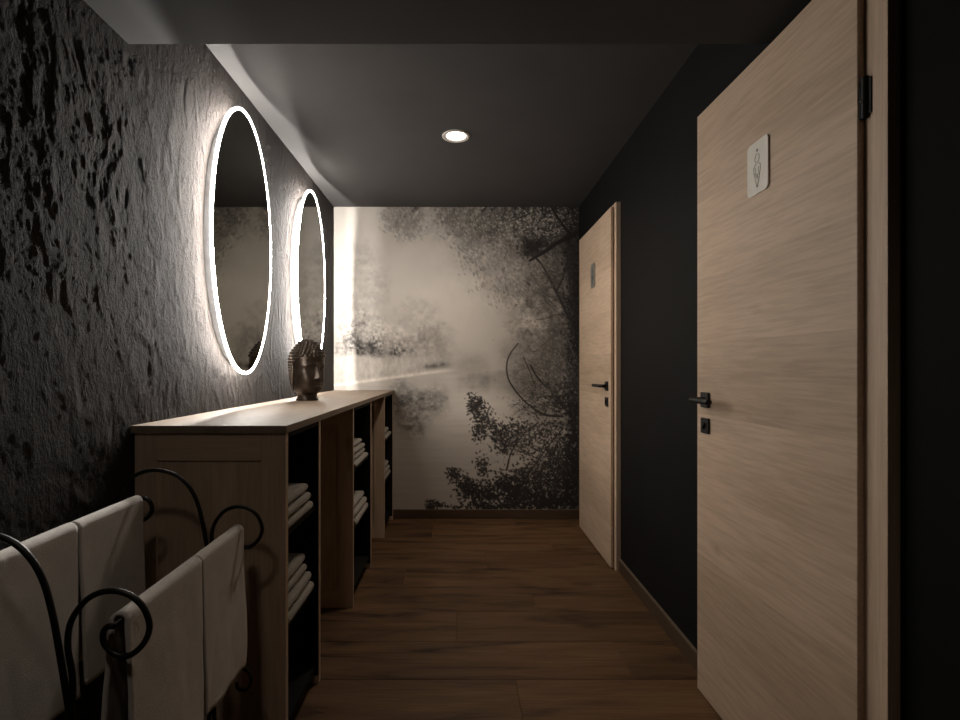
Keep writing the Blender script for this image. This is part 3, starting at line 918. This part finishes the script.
# ================================================================ BRONZE BUDDHA HEAD
hd = empty('buddha_head_statue', (-0.800, 2.665, CT), 'dark bronze Buddha head with curled hair standing on the worktop below the far mirror', 'statue')
hd.rotation_euler.z = math.radians(-38)
TZ = [0, .012, .03, .05, .062, .074, .088, .105, .13, .16, .18, .205, .23, .248, .262, .274, .286, .298, .308, .3145]
TF = [.056, .053, .046, .046, .056, .079, .088, .089, .088, .086, .088, .087, .082, .072, .063, .056, .049, .038, .024, .002]
TB = [.058, .056, .050, .050, .052, .055, .061, .072, .084, .093, .096, .095, .089, .079, .066, .057, .050, .039, .024, .002]
TS = [.056, .054, .048, .047, .049, .056, .064, .071, .077, .080, .081, .081, .077, .069, .060, .053, .047, .037, .023, .002]
def hrad(z, ph):
    z = float(np.interp(z, [0, .02, .045, .08, .105, .163, .225, .3145], [0, .04, .076, .103, .121, .163, .212, .3145]))
    f = np.interp(z, TZ, TF); b_ = np.interp(z, TZ, TB); s = np.interp(z, TZ, TS)
    c, sn = math.cos(ph), math.sin(ph)
    d = f if c > 0 else b_
    p = 2.25
    r = (abs(c / d) ** p + abs(sn / s) ** p) ** (-1 / p)
    if c > 0:
        y = r * sn
        g = lambda v, m_, w_: math.exp(-0.5 * ((v - m_) / w_) ** 2)
        # nose
        if .118 < z < .19:
            k = min(1, max(0, (z - .120) / .008))
            k = k * k * (3 - 2 * k)
            amp_ = np.interp(z, [.118, .13, .138, .17, .19], [.022, .026, .023, .009, .002])
            r += k * amp_ * g(y, 0, np.interp(z, [.12, .135, .17], [.0115, .0085, .0065]))
        # brows, sockets, lids
        for s_ in (-1, 1):
            yy = y * s_
            r += .0065 * g(z, .181 - 6 * (yy - .03) ** 2, .005) * g(yy, .032, .020)
            r -= .0110 * g(z, .167, .010) * g(yy, .030, .015)
            r += .0085 * g(z, .162, .0065) * g(yy, .033, .012)
            r -= .0030 * g(z, .1565, .002) * g(yy, .033, .012)
            r += .0025 * g(z, .125, .014) * g(yy, .042, .014)
            r -= .003 * g(z, .112, .012) * g(yy, .029, .006)
        r += .0075 * g(z, .1085, .0038) * g(y, 0, .0145)
        r += .0075 * g(z, .0975, .0042) * g(y, 0, .0125)
        r -= .0045 * g(z, .103, .0018) * g(y, 0, .018)
        r -= .004 * g(z, .0885, .004) * g(y, 0, .014)
        r += .006 * g(z, .077, .006) * g(y, 0, .014)
    return r
nz_, np_ = 150, 150
vs, fs = [], []
zz = np.linspace(0, .3145, nz_)
for z in zz:
    for k in range(np_):
        ph = 2 * PI * k / np_
        r = hrad(z, ph)
        vs.append((r * math.cos(ph) - .004, r * math.sin(ph), z))
for i in range(nz_ - 1):
    for k in range(np_):
        fs.append((i * np_ + k, i * np_ + (k + 1) % np_, (i + 1) * np_ + (k + 1) % np_, (i + 1) * np_ + k))
fs.append(tuple(range((nz_ - 1) * np_, nz_ * np_))); fs.append(tuple(reversed(range(np_))))
mesh_obj('head', vs, fs, M['bronze'], hd, True)
# snail curls
ico = bmesh.new(); bmesh.ops.create_icosphere(ico, subdivisions=2, radius=1.0)
iv = [v.co.copy() for v in ico.verts]; ifc = [[v.index for v in f.verts] for f in ico.faces]; ico.free()
vs, fs = [], []
z = .112; row = 0
while z < .314:
    r0 = hrad(z, PI / 2)
    step = .0172
    n = max(1, int(2 * PI * max(r0, .004) / step))
    for k in range(n):
        ph = 2 * PI * (k + 0.5 * (row % 2)) / n
        pd = abs((ph + PI) % (2 * PI) - PI)
        lim = .226 - 0.006 * math.cos(pd * 2) if pd < 1.1 else (.205 if pd < 1.4 else np.interp(pd, [1.4, 1.75, 2.2], [.19, .150, .112]))
        if z < lim: continue
        r = hrad(z, ph)
        dz = .004
        slope = (hrad(min(z + dz, .314), ph) - hrad(z - dz, ph)) / (2 * dz)
        nrm = Vector((math.cos(ph), math.sin(ph), -slope)).normalized()
        c = Vector((r * math.cos(ph) - .004, r * math.sin(ph), z))
        qt = Vector((0, 0, 1)).rotation_difference(nrm)
        b0 = len(vs)
        for v in iv:
            zz_ = v.z * .0085
            if v.z > 0: zz_ = (v.z ** 1.1) * .0100
            rad = .0083 * (1 - 0.12 * math.sin(6 * v.z))
            p = qt @ Vector((v.x * rad, v.y * rad, zz_))
            vs.append(c + p)
        fs += [[b0 + i for i in f] for f in ifc]
    slope = abs((hrad(min(z + .004, .314), PI / 2) - hrad(z - .004, PI / 2)) / .008)
    z += .0150 / math.sqrt(1 + slope * slope); row += 1
mesh_obj('hair_curls', vs, fs, M['bronze'], hd, True)
for s_ in (-1, 1):
    bm = bmesh.new()
    bmesh.ops.create_uvsphere(bm, u_segments=24, v_segments=24, radius=1.0)
    for v in bm.verts:
        x, y, zq = v.co
        wdt = .015 * (1.0 + 0.35 * zq) if zq > -0.3 else .0125 * (1 + 0.2 * zq)
        hollow = 1 - 0.5 * math.exp(-((x / .5) ** 2 + ((zq - .35) / .35) ** 2)) if y * s_ > 0 else 1
        v.co = Vector((x * wdt - .018 + .006 * zq, s_ * (.086 - .014 * (zq < 0) * abs(zq) ** 1.5 + y * s_ * .0095 * hollow), .118 + zq * .070))
    bm_obj('ear', bm, M['bronze'], hd, True)

# ================================================================ WROUGHT IRON TOWEL RACK
YF_, YNr = 1.355, 0.842
rk = empty('towel_rack', (-0.665, (YF_ + YNr) / 2, 0), 'black wrought iron towel rack with scrolled ends in front of the shelf units', 'towel rack')
ox, oy = -0.665, (YF_ + YNr) / 2
R1 = (-0.835, 0.791); R2 = (-0.573, 0.713)          # the two rails (x, z)
arch = [(-.652, .30), (-.649, .48), (-.645, .56), (-.652, .615), (-.661, .671), (-.672, .732), (-.686, .785), (-.705, .822), (-.732, .850), (-.766, .865), (-.806, .869), (-.845, .857), (-.874, .833),
        (-.889, .800), (-.886, .765), (-.868, .742), (-.843, .734), (-.818, .742), (-.804, .762), (-.808, .784), (-.822, .795), (-.835, .791)]
scroll = [(-.6405, .36), (-.641, .48), (-.640, .575), (-.640, .629), (-.6475, .679), (-.6426, .720), (-.622, .752), (-.599, .767), (-.5715, .771), (-.544, .762), (-.5237, .7414), (-.5145, .7117), (-.5237, .684),
          (-.547, .664), (-.5715, .667), (-.588, .684), (-.590, .702), (-.583, .712), (-.573, .713)]
foot_a = [(-.652, .30), (-.655, .20), (-.672, .11), (-.715, .045), (-.775, .012), (-.825, .012), (-.850, .034), (-.845, .062), (-.822, .066), (-.812, .048)]
foot_b = [(-.6405, .36), (-.640, .20), (-.622, .11), (-.585, .045), (-.53, .012), (-.49, .012), (-.470, .034), (-.476, .060), (-.498, .062)]
curl = [(-.650, .235), (-.637, .285), (-.612, .328), (-.580, .345), (-.552, .332), (-.543, .305), (-.556, .284), (-.577, .287), (-.582, .303)]
for yy in (YNr, YF_):
    ef = empty('end_frame', (0, yy - oy, 0)); ef.parent = rk
    for nm, pts, rr in (('arch_scroll', arch, .0053), ('front_scroll', scroll, .0050), ('foot', foot_a, .0055), ('foot', foot_b, .0055), ('lower_scroll', curl, .0045)):
        tube(nm, catmull([(p[0] - ox, 0, p[1]) for p in pts], 8), rr, M['iron'], ef, 12)
for (x, z) in (R1, R2, (-.646, .30)):
    tube('rail', [(x - ox, YNr - oy, z), (x - ox, YF_ - oy, z)], .005, M['iron'], rk, 12)

TURN = 0.0255
rk.rotation_euler.z = TURN
rk.location.x -= 0.0085

# ---------------------------------------------------------------- towels hanging on the rails
def hang_towel(name, rail, ya, yb, lf, lb, seed, label, group, open_back=0.016, tilt=0.0):
    rx, rz = rail
    r = .0085
    th = .007
    ny, ns = 46, 0
    path = []
    for k in range(36):
        path.append((r, -lf + lf * k / 36, 1 - k / 36.0, 1))
    for k in range(13):
        a = PI * k / 12
        path.append((r * math.cos(a), r * math.sin(a), 0, 1 if k < 6 else -1))
    for k in range(1, 37):
        path.append((-r, -lb * k / 36, k / 36.0, -1))
    vs, fs = [], []
    yc = (ya + yb) / 2
    outer = []
    for (dx, dz, f, sd_) in path:
        for j in range(ny):
            v = j / (ny - 1)
            y = ya + (yb - ya) * v
            nA = mnoise.noise(Vector((y * 9 + seed * 7, dz * 2.2, seed)))
            nB = mnoise.noise(Vector((y * 30, dz * 18, seed + 3)))
            nC = mnoise.noise(Vector((y * 4 + seed, dz * 5, seed * 2 + 1)))
            fold = 0.016 * f * nA + 0.0015 * nB + 0.010 * f * nC
            x = dx + sd_ * (abs(fold) * 0.9 + f * (0.006 if sd_ > 0 else open_back))
            zz_ = dz + (0.012 * f * (v - 0.5) * tilt + 0.006 * f * mnoise.noise(Vector((y * 7, seed, 2))))
            if f == 0: zz_ += 0.0012 * nB
            yy_ = y + 0.006 * f * mnoise.noise(Vector((dz * 6, seed, v * 2))) - (v - .5) * 0.012 * f
            vs.append((x, yy_ - yc, zz_))
    n = len(path)
    for i in range(n - 1):
        for j in range(ny - 1):
            fs.append((i * ny + j, i * ny + j + 1, (i + 1) * ny + j + 1, (i + 1) * ny + j))
    o = mesh_obj(name, vs, fs, M['terry'], None, True)
    md = o.modifiers.new('thickness', 'SOLIDIFY'); md.thickness = th; md.offset = 1.0
    o.location = (rx - 0.0085 - TURN * (yc - oy), yc + TURN * (rx - ox), rz)
    o.rotation_euler.z = TURN
    tag(o, label, 'towel', group)
    return o
gp = 'towels hanging on the iron rack'
hang_towel('hanging_towel', R2, 0.856, 1.112, .37, .35, 1, 'cream towel hanging on the front rail at the end nearest the viewer', gp, .030)
hang_towel('hanging_towel', R2, 1.116, 1.340, .345, .33, 2, 'cream towel hanging on the front rail at the end next to the shelf unit', gp, .020, -1)
hang_towel('hanging_towel', R1, 0.856, 1.106, .36, .34, 3, 'cream towel hanging on the wall side rail, at the end nearest the viewer', gp, .018)
hang_towel('hanging_towel', R1, 1.113, 1.342, .35, .33, 4, 'cream towel hanging on the wall side rail, at the end next to the shelf unit', gp, .018, -1)

# ================================================================ WORLD, CAMERA
w = bpy.data.worlds.new('dim_room'); S.world = w
w.use_nodes = True
w.node_tree.nodes['Background'].inputs[0].default_value = (0.01, 0.009, 0.008, 1)
w.node_tree.nodes['Background'].inputs[1].default_value = 0.2
cam = bpy.data.cameras.new('camera')
cam.sensor_width = 36.0
cam.lens = 36.0 * F / 960.0
cam.shift_x = (480 - 461) / 960.0
cam.shift_y = -(360 - 368) / 960.0
cam.clip_start = 0.02
co = bpy.data.objects.new('camera', cam)
C.objects.link(co)
co.location = (0, 0, EYE)
co.rotation_euler = (math.radians(90), 0, 0)
S.camera = co
vs_ = S.view_settings
vs_.view_transform = 'Standard'
vs_.look = 'None'
vs_.gamma = 1.0
vs_.use_curve_mapping = False
vs_.exposure = 0.0
